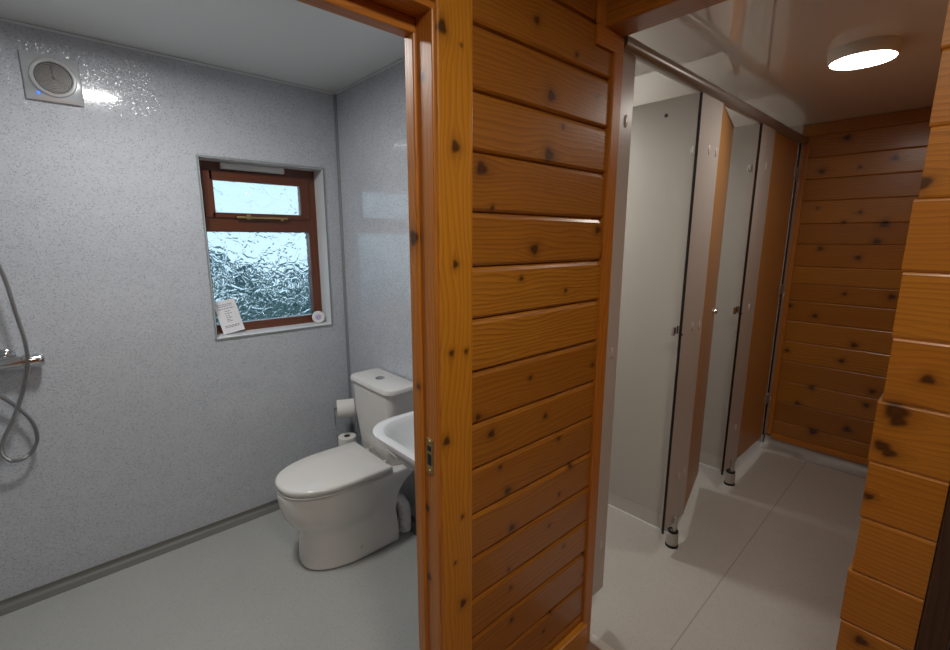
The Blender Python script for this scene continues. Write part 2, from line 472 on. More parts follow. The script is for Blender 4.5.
# notice card leaning in the left corner, round disc in the right corner
t = thing('notice_card', 'white printed notice card leaning at the left end of the window sill', 'sign', (.625, YB+.055, OZ0+.004))
tilt = math.radians(14); lean = math.radians(16)
R = Matrix.Rotation(lean, 4, 'X').inverted() @ Matrix.Rotation(-math.radians(9), 4, 'Y')
bm = box(-.052, .052, 0, .002, 0, .172)
bm.transform(Matrix.Translation(t.location+Vector((.012, 0, .0085))) @ R); obj('card', bm, CARD, t)
bm = BM()
rows = [(.148, -.040, .034), (.139, -.040, .030), (.126, -.040, .036), (.112, -.012, .012), (.100, -.016, .018), (.088, -.014, .006), (.078, -.014, .016), (.068, -.014, .004), (.060, -.014, .010), (.036, -.034, .040), (.029, -.034, .036)]
for z, a, b in rows:
    x = a
    while x < b:
        w = random.uniform(.006, .016); add_box(bm, x, min(b, x+w), -.0006, 0, z, z+.0035); x += w+.003
bm.transform(Matrix.Translation(t.location+Vector((.012, 0, .0085))) @ R); obj('printed_text', bm, INK, t)
dc = Vector((1.092, YB+.060, OZ0+.003+.0355))
t = thing('plastic_disc', 'small round white disc with violet mark at right end of window sill', 'disc', (dc.x, dc.y, OZ0+.003))
ax = Vector((-.35, -1, .12)).normalized()
obj('casing', add_lathe(BM(), dc, ax, [(0, -.011), (.033, -.011), (.0355, -.008), (.0355, .006), (.032, .011), (.026, .012), (.025, .010), (0, .010)]), WHITE, t, True)
bm = add_lathe(BM(), dc+ax*.0102, ax, [(.004, 0), (.0045, .0012), (.0085, .0012), (.009, 0)])
add_lathe(bm, dc+ax*.0102, ax, [(.0125, 0), (.0128, .0012), (.0155, .0012), (.016, 0)])
tag(obj('printed_mark', bm, PURPLE, t), 'violet swirl mark')

# ------------------------------------------------------------------ lobby / front wall with the wet room doorway
DX, DZ = .598, 1.938           # door opening edge and head
bm = BM()
add_box(bm, DX+.02, XR+.07, .822, .868, -.02, ZW+.02)
add_box(bm, -1.4, -.28, .822, .868, -.02, ZW+.02)
add_box(bm, -.28, DX+.02, .822, .868, DZ+.02, ZW+.02)
wf = struct('wall_front', bm, WET)
GZ = [.003, .149, .277, .406, .529, .657, .785, .913, 1.037, 1.174, 1.307, 1.433, 1.560, 1.693, 1.821, 1.955, 2.085, 2.215, 2.30]
WK = [(0.927, 2.016, 0.012), (1.092, 1.98, 0.008), (0.991, 1.859, 0.018), (1.195, 1.897, 0.008), (1.044, 1.792, 0.008), (0.989, 1.715, 0.022), (0.747, 1.657, 0.02), (0.783, 1.571, 0.008), (0.94, 1.471, 0.018), (1.234, 1.525, 0.015), (1.262, 1.447, 0.008), (0.891, 1.396, 0.008), (1.084, 1.35, 0.008), (0.937, 1.117, 0.008), (1.243, 1.097, 0.008), (0.739, 1.054, 0.01), (1.009, 0.984, 0.01), (0.787, 0.995, 0.014), (1.079, 0.892, 0.01), (0.822, 0.887, 0.008), (0.853, 0.804, 0.014), (1.147, 0.775, 0.012), (1.093, 0.697, 0.008), (0.873, 0.68, 0.014), (1.047, 0.606, 0.008), (0.863, 0.55, 0.008), (1.13, 0.492, 0.008), (0.873, 0.482, 0.008), (1.247, 0.318, 0.008), (0.879, 0.367, 0.01), (1.037, 0.222, 0.008), (1.074, 0.275, 0.01), (1.252, 0.401, 0.008)]
# tone of each board follows fract(3.7 * seed)
WS = [(k+t)/3.7 for k, t in zip((0, 1, 2, 0, 1, 2, 1, 0, 2, 1, 0, 1, 2, 0, 2, 1, 0, 1), (.25, .1, .2, .3, .15, .35, .2, .3, .2, .9, .95, .35, .1, .3, .15, .25, .1, .2))]
bm = BM()
for i in range(len(GZ)-1):
    z0, z1 = GZ[i], GZ[i+1]
    add_board(bm, (.700, .80, z0), (1, 0, 0), (0, 0, 1), (0, -1, 0), .562, z1-z0-.0015, .022, WS[i], split_knots(WK, z0, z1, .700), .005, .008, .011, .012)
    add_board(bm, (-1.4, .80, z0), (1, 0, 0), (0, 0, 1), (0, -1, 0), 1.08, z1-z0, .022, (i*.59+.3) % 1)
    if z0 > 1.9: add_board(bm, (-.32, .80, z0), (1, 0, 0), (0, 0, 1), (0, -1, 0), 1.02, z1-z0, .022, (i*.71+.5) % 1)
obj('plank_cladding', bm, PINE, wf)
# plinth board
struct('baseboard_front', wood_box(BM(), .705, 1.2625, .776, .80, .002, .118, 0, .37, .004), PINE_TRIM)

# door lining, stop, architrave
AK = [(1.687, 0.651, 0.013), (1.907, 0.618, 0.014), (1.887, 0.668, 0.004), (1.441, 0.649, 0.009), (1.241, 0.636, 0.008), (1.238, 0.68, 0.007), (1.032, 0.619, 0.011), (0.816, 0.667, 0.006), (0.699, 0.643, 0.005), (0.568, 0.668, 0.012)]
JK = [(1.657, 0.876, 0.008), (1.82, 0.819, 0.009), (1.498, 0.851, 0.017), (1.156, 0.846, 0.007), (0.846, 0.83, 0.009), (0.654, 0.827, 0.009)]
d1 = tag(thing('door_1', None, None, (.2, .85, 0)), kind='structure')
bm = BM()
add_board(bm, (DX, .785, .002), (0, 0, 1), (0, 1, 0), (-1, 0, 0), DZ-.002, .087, .024, .42, [(u, v-.785, r) for u, v, r in JK], .004, .003, .003)
wood_box(bm, -.30, -.276, .785, .872, .002, DZ, 2, .6)
wood_box(bm, -.30, DX+.024, .785, .872, DZ, DZ+.024, 0, .81)
obj('lining', bm, PINE_LINING, d1)
bm = BM()
add_board(bm, (DX-.008, .838, .002), (0, 0, 1), (0, 1, 0), (-1, 0, 0), DZ-.031, .034, .008, .77, [(u, v-.838, r) for u, v, r in JK if v > .835], .004, .004, .004)
wood_box(bm, -.276, -.268, .838, .872, .002, DZ-.008, 2, .35)
wood_box(bm, -.276, DX, .838, .872, DZ-.030, DZ, 0, .19)
obj('door_stop', bm, PINE_LINING, d1)
bm = BM()
AW = .098                       # architrave width; mitred at the top corner
def arch_leg(bm, x_in, x_out, seed, knots):
    w = abs(x_out-x_in); s = 1 if x_out > x_in else -1
    add_board(bm, (min(x_in, x_out), .778, .002), (0, 0, 1), (1, 0, 0), (0, -1, 0), DZ+.012+AW, w, .024, seed, [(u, v-min(x_in, x_out), r) for u, v, r in knots], .004, .004, .006, .006)
    for v in bm.verts:
        pass
arch_leg(bm, DX+.007, DX+.007+AW, .63, AK)
# cut the mitre: pull every vertex above the 45 degree line down on to it
for v in bm.verts:
    lim = DZ+.012+max(0, v.co.x-(DX+.007))
    if v.co.z > lim: v.co.z = lim
obj('architrave', bm, PINE_TRIM, d1)
bm = BM(); add_board(bm, (-.40, .778, DZ+.012), (1, 0, 0), (0, 0, 1), (0, -1, 0), .40+DX+.007+AW, AW, .024, .27, [(.8, .05, .012)], .004, .004, .006)
for v in bm.verts:
    lim = DX+.007+max(0, v.co.z-(DZ+.012))
    if v.co.x > lim: v.co.x = lim
obj('architrave', bm, PINE_TRIM, d1)
bm = BM(); wood_box(bm, -.386, -.284, .754, .778, .002, DZ+.012, 2, .9)
obj('architrave', bm, PINE_TRIM, d1)
bm = BM(); add_box(bm, DX-.0015, DX+.002, .803, .829, .945, 1.035, .001)
sp = obj('strike_plate', bm, BRASS, d1)
obj('latch_hole', box(DX-.0022, DX, .809, .823, .967, .995), BLACK, sp)
obj('latch_hole', box(DX-.0022, DX, .809, .823, 1.003, 1.016), BLACK, sp)
for z in (.953, 1.027): obj('screw', add_lathe(BM(), (DX-.0015, .816, z), (-1, 0, 0), [(.0045, 0), (.004, .0015), (0, .002)], 14), BRASS, sp)

# ------------------------------------------------------------------ corridor opening: header beam, jamb batten, cross wall
struct('trim_3', wood_box(BM(), 1.211, 1.310, -.75, .798, 2.078, ZW+.02, 1, .44, .006), PINE)
bm = BM(); wood_box(bm, 1.172, 1.286, .790, .7995, 2.026, 2.0775, 0, .7, .002)
wood_box(bm, 1.170, 1.2095, .790, .7995, 2.078, ZW, 2, .2, .002)
struct('trim_4', bm, PINE_LINING)
struct('trim_5', wood_box(BM(), 1.263, 1.312, .792, .8195, .002, 2.075, 2, .58, .004), PINE_LINING)
QK = [(0.096, 1.603, 0.014), (0.039, 1.234, 0.011), (0.069, 1.159, 0.02), (0.081, 1.081, 0.013), (0.09, 0.964, 0.009), (0.06, 0.626, 0.012)]
PZ = [.003, .135, .262, .392, .522, .653, .781, .911, 1.040, 1.174, 1.307, 1.437, 1.574, 1.701, 1.832, 1.963, 2.074]
bm = BM()
for i in range(len(PZ)-1):
    z0, z1 = PZ[i], PZ[i+1]
    k = [(.098-y, z-z0, r) for (y, z, r) in QK if z0-r < z < z1+r]
    if i == 8: k.append((.030, .030, .012)); k.append((.034, .100, .014))
    jut = .003*((i*7) % 3-1)
    add_board(bm, (1.211, .098+jut, z0), (0, -1, 0), (0, 0, 1), (-1, 0, 0), .118+jut, z1-z0, .095, (i*.617+.05) % 1, k, .0045, .006, .004, .005)
struct('wall_cross', bm, PINE_PALE)
# dark stained door frame beside it
d2 = tag(thing('door_2', None, None, (1.22, -.3, 0)), kind='structure')
bm = BM(); wood_box(bm, 1.196, 1.30, -.064, -.0215, .002, 2.06, 2, .4, .004); wood_box(bm, 1.196, 1.30, -.74, -.698, .002, 2.06, 2, .1, .004); wood_box(bm, 1.196, 1.30, -.70, -.062, 2.02, 2.06, 1, .8, .004)
obj('frame', bm, DARKWOOD, d2)
obj('leaf', wood_box(BM(), 1.250, 1.290, -.697, -.069, .012, 2.015, 2, .63, .003), DARKWOOD, d2)
bm = add_lathe(BM(), (1.250, -.64, 1.0), (-1, 0, 0), [(.026, 0), (.026, .006), (.01, .008), (.01, .035), (.02, .04), (.024, .055), (.015, .066), (0, .068)], 24)
obj('knob', bm, BRASS, d2, True)

# lobby shell (behind and around the camera)
struct('floor_lobby', box(-1.4, 1.33, -1.4, .80, -.05, 0), FLOOR_A)
struct('ceiling_lobby', box(-1.4, 1.211, -1.4, .82, ZW, ZW+.04), CEIL)
def plank_wall(name, O, A, Nn, L, H, mat, s0, groove=None, knots=(), step=.008):
    bm = BM(); z = O[2]; i = 0
    gs = groove or [z+.1295*k for k in range(int((H-z)/.1295)+1)]+[H]
    for z0, z1 in zip(gs, gs[1:]):
        add_board(bm, (O[0], O[1], z0), A, (0, 0, 1), Nn, L, z1-z0, .04, (i*.413+s0) % 1, [(u, v-z0, r) for u, v, r in knots if z0-r < v < z1+r], step, .005, .006, .006); i += 1
    return struct(name, bm, mat)
plank_wall('wall_behind', (-1.36, -1.36, .003), (1, 0, 0), (0, 1, 0), 2.7, ZW, PINE_PALE, .2)
plank_wall('wall_lobby', (-1.36, .80, .003), (0, -1, 0), (1, 0, 0), 2.1, ZW, PINE_PALE, .6)
plank_wall('wall_side', (1.24, -.745, .003), (0, -1, 0), (-1, 0, 0), .6, 2.077, PINE_PALE, .35)

# ------------------------------------------------------------------ corridor and cubicles shell
bm = BM()
x0, x1, y0, y1 = 1.312, XF+.06, -.16, 2.36
P = [(x0, y0), (x1, y0), (x1, y1), (x0, y1)]
t = [bm.verts.new((x, y, .0512*(x-1.33) if x > 1.33 else 0)) for x, y in P]; b = [bm.verts.new((x, y, -.05)) for x, y in P]
bm.faces.new(t); bm.faces.new(b[::-1])
for i in range(4): bm.faces.new((t[i], t[(i+1) % 4], b[(i+1) % 4], b[i]))
struct('floor_corridor', bm, FLOOR_C)
struct('trim_6', box(1.308, 1.345, .10, .80, -.004, .008, .003), plain('pale_threshold_strip', (.62, .60, .57), .4))
struct('ceiling_corridor', box(1.311, XF+.05, -.16, 2.36, ZC, ZC+.04), CEIL)
GF = [.176, .289, .432, .572, .710, .845, .979, 1.110, 1.220, 1.329, 1.467, 1.591, 1.728, 1.857, 1.983, 2.109, 2.1795]
FK = [(0.618, 2.076, 0.018), (0.393, 1.937, 0.014), (0.717, 1.898, 0.016), (0.539, 1.904, 0.008), (0.392, 1.583, 0.02), (0.413, 1.486, 0.018), (0.671, 1.441, 0.014), (0.484, 1.391, 0.014), (0.576, 1.597, 0.01), (0.507, 1.652, 0.01), (0.713, 1.685, 0.009), (0.52, 1.176, 0.01), (0.309, 1.178, 0.016), (0.787, 1.076, 0.012), (0.65, 1.025, 0.014), (0.438, 0.874, 0.016), (0.771, 0.78, 0.012), (0.485, 0.767, 0.014), (0.613, 0.566, 0.015), (0.322, 0.614, 0.015), (0.675, 0.443, 0.013), (0.338, 0.523, 0.015), (0.573, 0.279, 0.022), (0.407, 0.348, 0.02)]
plank_wall('wall_far', (XF, .838, 0), (0, -1, 0), (-1, 0, 0), .99, ZC, PINE, .15, GF, [(.838-y, z, r) for y, z, r in FK], .007)
struct('trim_7', wood_box(BM(), XF-.016, XF-.001, .794, .836, .19, 2.06, 2, .3, .003), PINE_LINING)
struct('trim_8', wood_box(BM(), XF-.014, XF-.001, -.15, .794, .160, .196, 1, .5, .003), PINE_LINING)
bm = cove(BM(), (XF, -.15, zr(XF)-.004), (0, 1, 0), (-1, 0, 0), .98, .056)
struct('baseboard_far', bm, COVE_C, smooth=True)
plank_wall('wall_corridor', (XF, -.12, 0), (-1, 0, 0), (0, 1, 0), XF-1.312, ZC, PINE_PALE, .8, [.02]+[.15+.13*i for i in range(16)]+[ZC])
struct('wall_far_light_seal', box(XF+.041, XF+.08, -.2, 2.36, -.05, ZC+.02), PANELC)  # unseen backing, added to keep sky light from leaking past the far boards
struct('wall_cubicle_back', box(1.34, XF+.05, 2.30, 2.36, 0, ZC), PANELC)
struct('wall_cubicle_end', box(XF-.002, XF+.05, .840, 2.30, 0, ZC), PANELC)
struct('wall_cubicle_side', box(1.335, 1.352, .842, 2.30, 0, ZC), PANELC)

# ------------------------------------------------------------------ cubicle ironmongery
RZ = 2.084
t = tag(obj('head_rail', add_tube(BM(), [Vector((1.345, YF+.006, RZ)), Vector((2.2, YF+.006, RZ)), Vector((XF-.017, YF+.006, RZ))], .0245, 32), ALU, None, True),
        'long brushed aluminium head rail along the top of the cubicles', 'rail')

def oval_bolt(bm, p, n, r=.008, elong=2.4, h=.004):
    """small oval screw cover standing on a face with normal n"""
    p, n = Vector(p), Vector(n); s = n.cross(Vector((0, 0, 1))).normalized(); zz = Vector((0, 0, 1))
    rings = []
    for k, hh in ((1, 0), (1, h*.6), (.7, h)):
        rings.append([p+n*hh+s*(r*k*math.cos(2*PI*i/16))+zz*(r*elong*k*math.sin(2*PI*i/16)) for i in range(16)])
    loft(bm, rings)

def pilaster(x0, x1, z0, label, bolts, seal=None, foot=None, keep=None, group=None):
    zt = RZ-.020
    t = thing('cubicle_pilaster', label, 'pilaster', ((x0+x1)/2, YF+.01, zr((x0+x1)/2)), 0, 'cubicle pilasters')
    obj('panel', box(x0, x1, YF, YF+.018, z0, zt, .002), PILAC, t)
    if seal: obj('edge_seal', box(seal[1]-.005, seal[1], YF-.001, YF+.009, z0-.012 if foot else z0, zt), BLACK, t)
    for (bx, bz) in bolts:
        bm = BM(); oval_bolt(bm, (bx, YF, bz), (0, -1, 0)); obj('bolt_cover', bm, BOLT, t, True)
    if foot:
        fx = foot; fz = zr(fx); yc = YF-.004
        f = obj('foot', add_lathe(BM(), (fx, yc, fz), (0, 0, 1), [(0, .010), (.026, .010), (.027, .014), (.026, .072), (.021, .074), (0, .074)]), SATIN, t, True)
        obj('rubber_ring', add_lathe(BM(), (fx, yc, fz), (0, 0, 1), [(0, -.002), (.029, -.002), (.030, .004), (.0285, .011), (0, .011)]), BLACK, f, True)
        obj('rubber_ring', add_lathe(BM(), (fx, yc, fz), (0, 0, 1), [(.016, .072), (.0235, .073), (.0235, .082), (.016, .083)]), BLACK, f, True)
        obj('stem', add_lathe(BM(), (fx, yc-.006, fz), (0, 0, 1), [(0, .080), (.010, .080), (.010, .146), (.008, .153), (0, .157)], 24), SATIN, f, True)
    if keep:
        kx, kz = keep
        bm = BM(); add_box(bm, kx-.026, kx-.006, YF+.019, YF+.030, kz-.018, kz+.018, .002); add_box(bm, kx-.012, kx+.004, YF+.012, YF+.022, kz-.011, kz+.024, .002)
        add_cyl(bm, (kx+.010, YF, kz-.014), (kx+.010, YF-.004, kz-.014), .004, n=12)
        obj('latch_keep', bm, CHROME, t, True)
    return t
pilaster(1.345, 1.430, .15, 'narrow grey cubicle pilaster against the plank wall end', [(1.390, 1.865), (1.392, 1.108), (1.394, .356)])
pilaster(1.945, 2.158, .150, 'wide grey cubicle pilaster on chrome foot nearest the doorway, with paired bolt covers',
         [(2.053, 1.86), (2.124, 1.86), (2.053, 1.116), (2.126, 1.114), (2.057, .397), (2.112, .402)], (1.9385, 1.945), 2.037, (1.938, 1.108))
pilaster(2.668, 2.880, .182, 'second wide grey cubicle pilaster on chrome foot, left of the closed beech door',
         [(2.790, 1.870), (2.784, 1.130), (2.795, .42)], (2.6615, 2.668), 2.782, (2.661, 1.122))
pilaster(3.385, 3.452, .20, 'last narrow grey cubicle pilaster in the corner by the far plank wall', [(3.428, 1.822), (3.428, 1.14), (3.428, .44)], (3.3785, 3.385))

def partition(x, label):
    z0 = zr(x)
    t = thing('cubicle_partition', label, 'partition', (x, 1.5, z0), 0, 'cubicle partitions')
    obj('panel', box(x, x+.020, YF+.020, 2.298, z0+.085, 2.112, .002), PANELC, t)
    up = obj('floor_upstand', box(x+.001, x+.019, YF+.022, 2.297, z0-.003, z0+.088), UPST, t)
    obj('weld_bead', box(x-.007, x+.002, YF+.022, 2.297, z0-.003, z0+.005, .002), TRIMW, up)
    return t
pt = partition(2.105, 'large grey partition panel between first and second cubicle')
bm = BM(); oval_bolt(bm, (2.105, 1.041, 2.042), (-1, 0, 0), .008, 1.0); obj('bolt_cover', bm, DARK, pt, True)
partition(2.895, 'grey partition panel between second and third cubicle, behind the ajar door')
def hook(x, y, z, label):
    bm = BM(); add_box(bm, x-.004, x, y-.008, y+.008, z-.018, z+.018, .002)
    add_tube(bm, catmull([(x-.002, y, z-.012), (x-.018, y, z-.016), (x-.026, y, z-.004), (x-.026, y, z+.006)], 6), .004, 10)
    tag(obj('coat_hook', bm, WHITE, None, True), label, 'hook', 'coat hooks in the cubicles')
hook(2.105, .905, 1.877, 'small white coat hook on the first cubicle partition')
hook(2.895, .930, 1.882, 'small cream coat hook on the second cubicle partition')

def cubicle_door(p, ang, w, z0, z1, label, hinge_at, handle=None):
    """leaf runs from p along direction ang; hinge_at 0 = at p, 1 = at far end"""
    t = thing('cubicle_door', label, 'door', (p[0], p[1], z0), ang, 'cubicle doors')
    bm = box(0, w, 0, .018, 0, z1-z0, .002); obj('panel', bm, DOORC, t, world=False)
    for z in (.24, .96, 1.66):
        if hinge_at == 0:
            bm = box(-.003, .045, .0175, .023, z, z+.07, .001)
        else:
            bm = box(w-.036, w+.046, -.008, -.0012, z, z+.062, .0015)
        obj('hinge', bm, HINGE, t, True, world=False)
    if handle:
        hu, hz = handle
        bm = add_lathe(BM(), (hu, 0, hz-z0), (0, -1, 0), [(.021, 0), (.021, .004), (.017, .006), (.017, .012), (.012, .022), (0, .023)], 28)
        obj('indicator_knob', bm, CHROME, t, True, world=False)
    return t
cubicle_door((2.162, YF+.002), math.atan2(.102, .41), .475, .155, 2.062, 'beech laminate cubicle door standing ajar at the second cubicle', 0, (.375, 1.123))
cubicle_door((2.884, YF+.0005), 0, .452, .195, 2.055, 'closed beech laminate door of the third cubicle beside the far plank wall', 1)

# ------------------------------------------------------------------ ceiling lights
def ceiling_light(x, y, z, r, mat, label):
    t = thing('ceiling_light', label, 'light', (x, y, z), 0, 'round ceiling lights')
    obj('rim', add_lathe(BM(), (x, y, z), (0, 0, -1), [(0, 0), (r*1.12, 0), (r*1.13, .010), (r*1.10, .036), (r*1.03, .0425), (r*1.0, .0395), (r*.98, .036), (0, .036)], 56), WHITE, t, True)
    obj('diffuser', add_lathe(BM(), (x, y, z), (0, 0, -1), [(r*.998, .0392), (r*.97, .0418), (r*.6, .0428), (0, .043)], 56), mat, t, True)
    return t
ceiling_light(2.262, .392, ZC, .094, emitter('corridor_lamp_glow', (1, .94, .86), 40), 'round white ceiling light glowing in the cubicle corridor')
ceiling_light(.245, 1.72, ZW, .105, emitter('wet_room_lamp_glow', (1, .985, .96), 108), 'round white ceiling light over the wet room')
ceiling_light(.28, -.12, ZW, .14, emitter('lobby_lamp_glow', (1, .91, .77), 52), 'round white ceiling light over the lobby')
for x, l in ((1.74, 'round white ceiling light over the first cubicle'), (2.5, 'round white ceiling light over the second cubicle'), (3.2, 'round white ceiling light over the third cubicle')):
    ceiling_light(x, 1.72, ZC, .10, emitter('cubicle_lamp_glow', (1, .97, .92), 74 if x < 2 else 48), l)

# ------------------------------------------------------------------ extractor fan
fx, fz = .073, 2.096
t = thing('extractor_fan', 'square metal extractor fan with round grille high on speckled wall', 'fan', (fx, YB, fz))
obj('plate', box(fx-.084, fx+.084, YB-.016, YB-.0005, fz-.084, fz+.084, .004), GREYP, t, True)
gc = (fx+.002, YB-.016, fz+.002)
obj('ring', add_lathe(BM(), gc, (0, -1, 0), [(.067, 0), (.069, .006), (.066, .012), (.060, .013), (.0555, .010), (.0545, 0)], 56), plain('bright_metal_ring', (.70, .71, .71), .18, .5), t, True)
obj('grille_back', add_lathe(BM(), gc, (0, -1, 0), [(.055, 0), (.055, .0012), (0, .0012)], 56), BLACK, t)
bm = BM()
for k in range(9):
    r = .008+.0052*k; add_lathe(bm, gc, (0, -1, 0), [(r-.0022, .001), (r-.0018, .006), (r+.0018, .006), (r+.0022, .001)], 48)
for k in range(3):
    a = k*2*PI/3+PI/2
    add_tube(bm, [Vector((fx+.002, YB-.021, fz+.002)), Vector((fx+.03*math.cos(a), YB-.021, fz+.002+.03*math.sin(a))), Vector((fx+.054*math.cos(a), YB-.021, fz+.002+.054*math.sin(a)))], .002, 8)
obj('grille', bm, plain('grey_grille_rings', (.115, .108, .10), .4, .2), t, True)
obj('indicator_lamp', add_lathe(BM(), (fx-.048, YB-.016, fz-.058), (0, -1, 0), [(.005, 0), (.005, .002), (0, .003)], 18), BLUE, t)

# ------------------------------------------------------------------ shower
t = thing('shower_mixer', 'chrome bar shower mixer with looping hose on the speckled wall', 'shower', (-.30, YB, 1.02))
yv = YB-.052
bm = add_cyl(BM(), (-.62, yv, 1.022), (-.155, yv, 1.024), .023, n=36); obj('bar', bm, CHROME, t, True)
bm = add_lathe(BM(), (-.155, yv, 1.024), (1, 0, 0), [(0, 0), (.0195, 0), (.0195, .004), (.0245, .006), (.0245, .060), (.022, .066), (.016, .068), (0, .068)], 36)
add_box(bm, -.104, -.087, yv-.028, yv-.018, 1.018, 1.030, .002); h = obj('temperature_handle', bm, CHROME, t, True)
for x in (-.20, -.56):
    obj('wall_flange', add_lathe(BM(), (x, YB, 1.038), (0, -1, 0), [(0, 0), (.034, 0), (.034, .006), (.024, .014), (.014, .016), (.014, .05), (0, .05)], 32), CHROME, t, True)
hp = [(-.30, 1.86), (-.22, 1.62), (-.161, 1.387), (-.143, 1.229), (-.131, 1.064), (-.155, .935), (-.205, .805), (-.239, .735), (-.252, .680), (-.232, .636), (-.188, .638), (-.152, .692), (-.155, .769), (-.188, .841), (-.235, .905), (-.30, .965), (-.345, .985), (-.36, 1.005)]
yy = [.062, .07, .075, .080, .084, .080, .072, .066, .062, .058, .052, .046, .044, .044, .046, .050, .052, .052]
pts = catmull([(x, YB-d, z) for (x, z), d in zip(hp, yy)], 22)
obj('hose', add_tube(BM(), pts, .0072, 12, lambda i, r: r*(1.0 if i % 2 else .86)), STEEL, t, True)
bm = add_cyl(BM(), (-.30, YB-.05, 1.06), (-.30, YB-.05, 1.95), .011, n=20)
for z in (1.08, 1.93): add_cyl(bm, (-.30, YB, z), (-.30, YB-.055, z), .014, n=20)
obj('riser_rail', bm, CHROME, t, True)
bm = add_cyl(BM(), (-.30, YB-.07, 1.87), (-.30, YB-.16, 1.93), .012, .015, 20); add_cyl(bm, (-.30, YB-.155, 1.94), (-.30, YB-.18, 1.90), .045, .05, 32)
obj('shower_head', bm, CHROME, t, True)

# ------------------------------------------------------------------ toilet
TY = 1.925
t = thing('toilet', 'white close-coupled toilet with closed lid beneath the window', 'toilet', (.9, TY, 0))
def d_ring(xf, xb, hw, z, n=48, yc=TY, hb=None, p=2.3, fr=.62):
    """plan outline: rounded nose at xf, straight back at xb; hw half width, hb half width at the back"""
    hb = hw if hb is None else hb; pts = []
    nose = (xb-xf)*fr
    m = n//2
    for i in range(m+1):                                  # nose, from +y side round to -y side
        a = PI/2+PI*i/m
        cx, sy = math.cos(a), math.sin(a)
        pts.append((xf+nose-nose*abs(cx)**(2/p)*1.0, yc+hw*math.copysign(abs(sy)**(2/p), sy), z))
    k = n//4
    for i in range(1, k+1):
        f = i/k; pts.append((xf+nose+(xb-xf-nose)*f, yc-(hw+(hb-hw)*f), z))
    for i in range(1, k+1):
        f = i/k; pts.append((xb, yc-hb+2*hb*f, z))
    for i in range(1, k):
        f = i/k; pts.append((xb-(xb-xf-nose)*f, yc+(hb+(hw-hb)*f), z))
    return [Vector(q) for q in pts]
bm = BM(); rings = []
for z, xf, xb, hw, hb in ((0, .668, 1.105, .150, .150), (.006, .664, 1.106, .152, .152), (.05, .664, 1.108, .148, .150), (.11, .666, 1.104, .144, .146), (.155, .668, 1.100, .139, .140), (.19, .656, 1.100, .143, .136), (.22, .632, 1.105, .158, .136), (.262, .606, 1.120, .176, .140), (.31, .594, 1.150, .184, .142), (.345, .588, 1.195, .187, .156), (.372, .586, 1.228, .188, .166), (.386, .587, 1.230, .187, .166), (.393, .591, 1.228, .183, .163), (.396, .600, 1.22, .176, .155)):
    rings.append(d_ring(xf, xb, hw, z, hb=hb))
loft(bm, rings); pan = obj('pan', bm, CERAMIC, t, 'all')
m_ = pan.modifiers.new('sub', 'SUBSURF'); m_.levels = 1; m_.render_levels = 2
bm = BM(); loft(bm, [d_ring(.592, 1.055, .183, .396, hb=.178), d_ring(.588, 1.057, .187, .400, hb=.182), d_ring(.590, 1.057, .185, .404, hb=.181), d_ring(.600, 1.05, .176, .4065, hb=.17)])
obj('seat', bm, SEATW, t, 'all')
bm = BM(); loft(bm, [d_ring(.596, 1.050, .180, .4075, hb=.176), d_ring(.588, 1.056, .188, .411, hb=.184), d_ring(.587, 1.056, .189, .428, hb=.185), d_ring(.590, 1.053, .186, .4345, hb=.182), d_ring(.600, 1.044, .177, .438, hb=.173), d_ring(.68, .98, .10, .4405, hb=.08)])
obj('lid', bm, SEATW, t, 'all')
for y in (TY-.085, TY+.085): obj('hinge', add_cyl(BM(), (1.066, y, .394), (1.066, y, .418), .012, n=20), SEATW, t, True)
def rr_ring(x0, x1, y0, y1, z, rf, rb=.012, k=7):
    """rounded rectangle: front (x0) corners radius rf, back corners rb"""
    pts = []
    for cx, cy, a0, r in ((x0+rf, y0+rf, PI, rf), (x1-rb, y0+rb, 1.5*PI, rb), (x1-rb, y1-rb, 0, rb), (x0+rf, y1-rf, .5*PI, rf)):
        for i in range(k+1):
            a = a0+PI/2*i/k; pts.append(Vector((cx+r*math.cos(a), cy+r*math.sin(a), z)))
    return pts
CY0, CY1 = 1.748, 2.150
bm = BM(); loft(bm, [rr_ring(1.085, 1.225, CY0+.055, CY1-.055, .392, .045), rr_ring(1.078, 1.228, CY0+.045, CY1-.045, .41, .05), rr_ring(1.062, 1.230, CY0+.016, CY1-.016, .62, .05), rr_ring(1.058, 1.230, CY0+.008, CY1-.008, .772, .05)])
obj('cistern', bm, CERAMIC, t, True)
bm = BM(); loft(bm, [rr_ring(1.052, 1.231, CY0+.002, CY1-.002, .7725, .052), rr_ring(1.047, 1.232, CY0-.002, CY1+.002, .777, .054), rr_ring(1.047, 1.232, CY0-.002, CY1+.002, .790, .054), rr_ring(1.052, 1.230, CY0+.004, CY1-.004, .798, .05), rr_ring(1.064, 1.224, CY0+.016, CY1-.016, .8005, .04)])
cl = obj('cistern_lid', bm, CERAMIC, t, True)
obj('flush_button', add_lathe(BM(), (1.135, 1.962, .800), (0, 0, 1), [(.024, 0), (.024, .004), (.020, .006), (.019, .004), (0, .0045)], 32), CHROME, t, True)
obj('bolt_cap', add_lathe(BM(), (.90, TY-.1475, .062), (0, -1, .03), [(.009, 0), (.0085, .004), (.005, .006), (0, .0065)], 18), WHITE, t, True)
pts = catmull([(1.105, TY-.085, .20), (1.14, TY-.09, .185), (1.165, TY-.10, .13), (1.168, TY-.10, .06), (1.168, TY-.10, .005)], 10)
obj('waste_pipe', add_tube(BM(), pts, .034, 20, lambda i, r: r*(1 if i % 2 else .9)), WHITE, t, True)

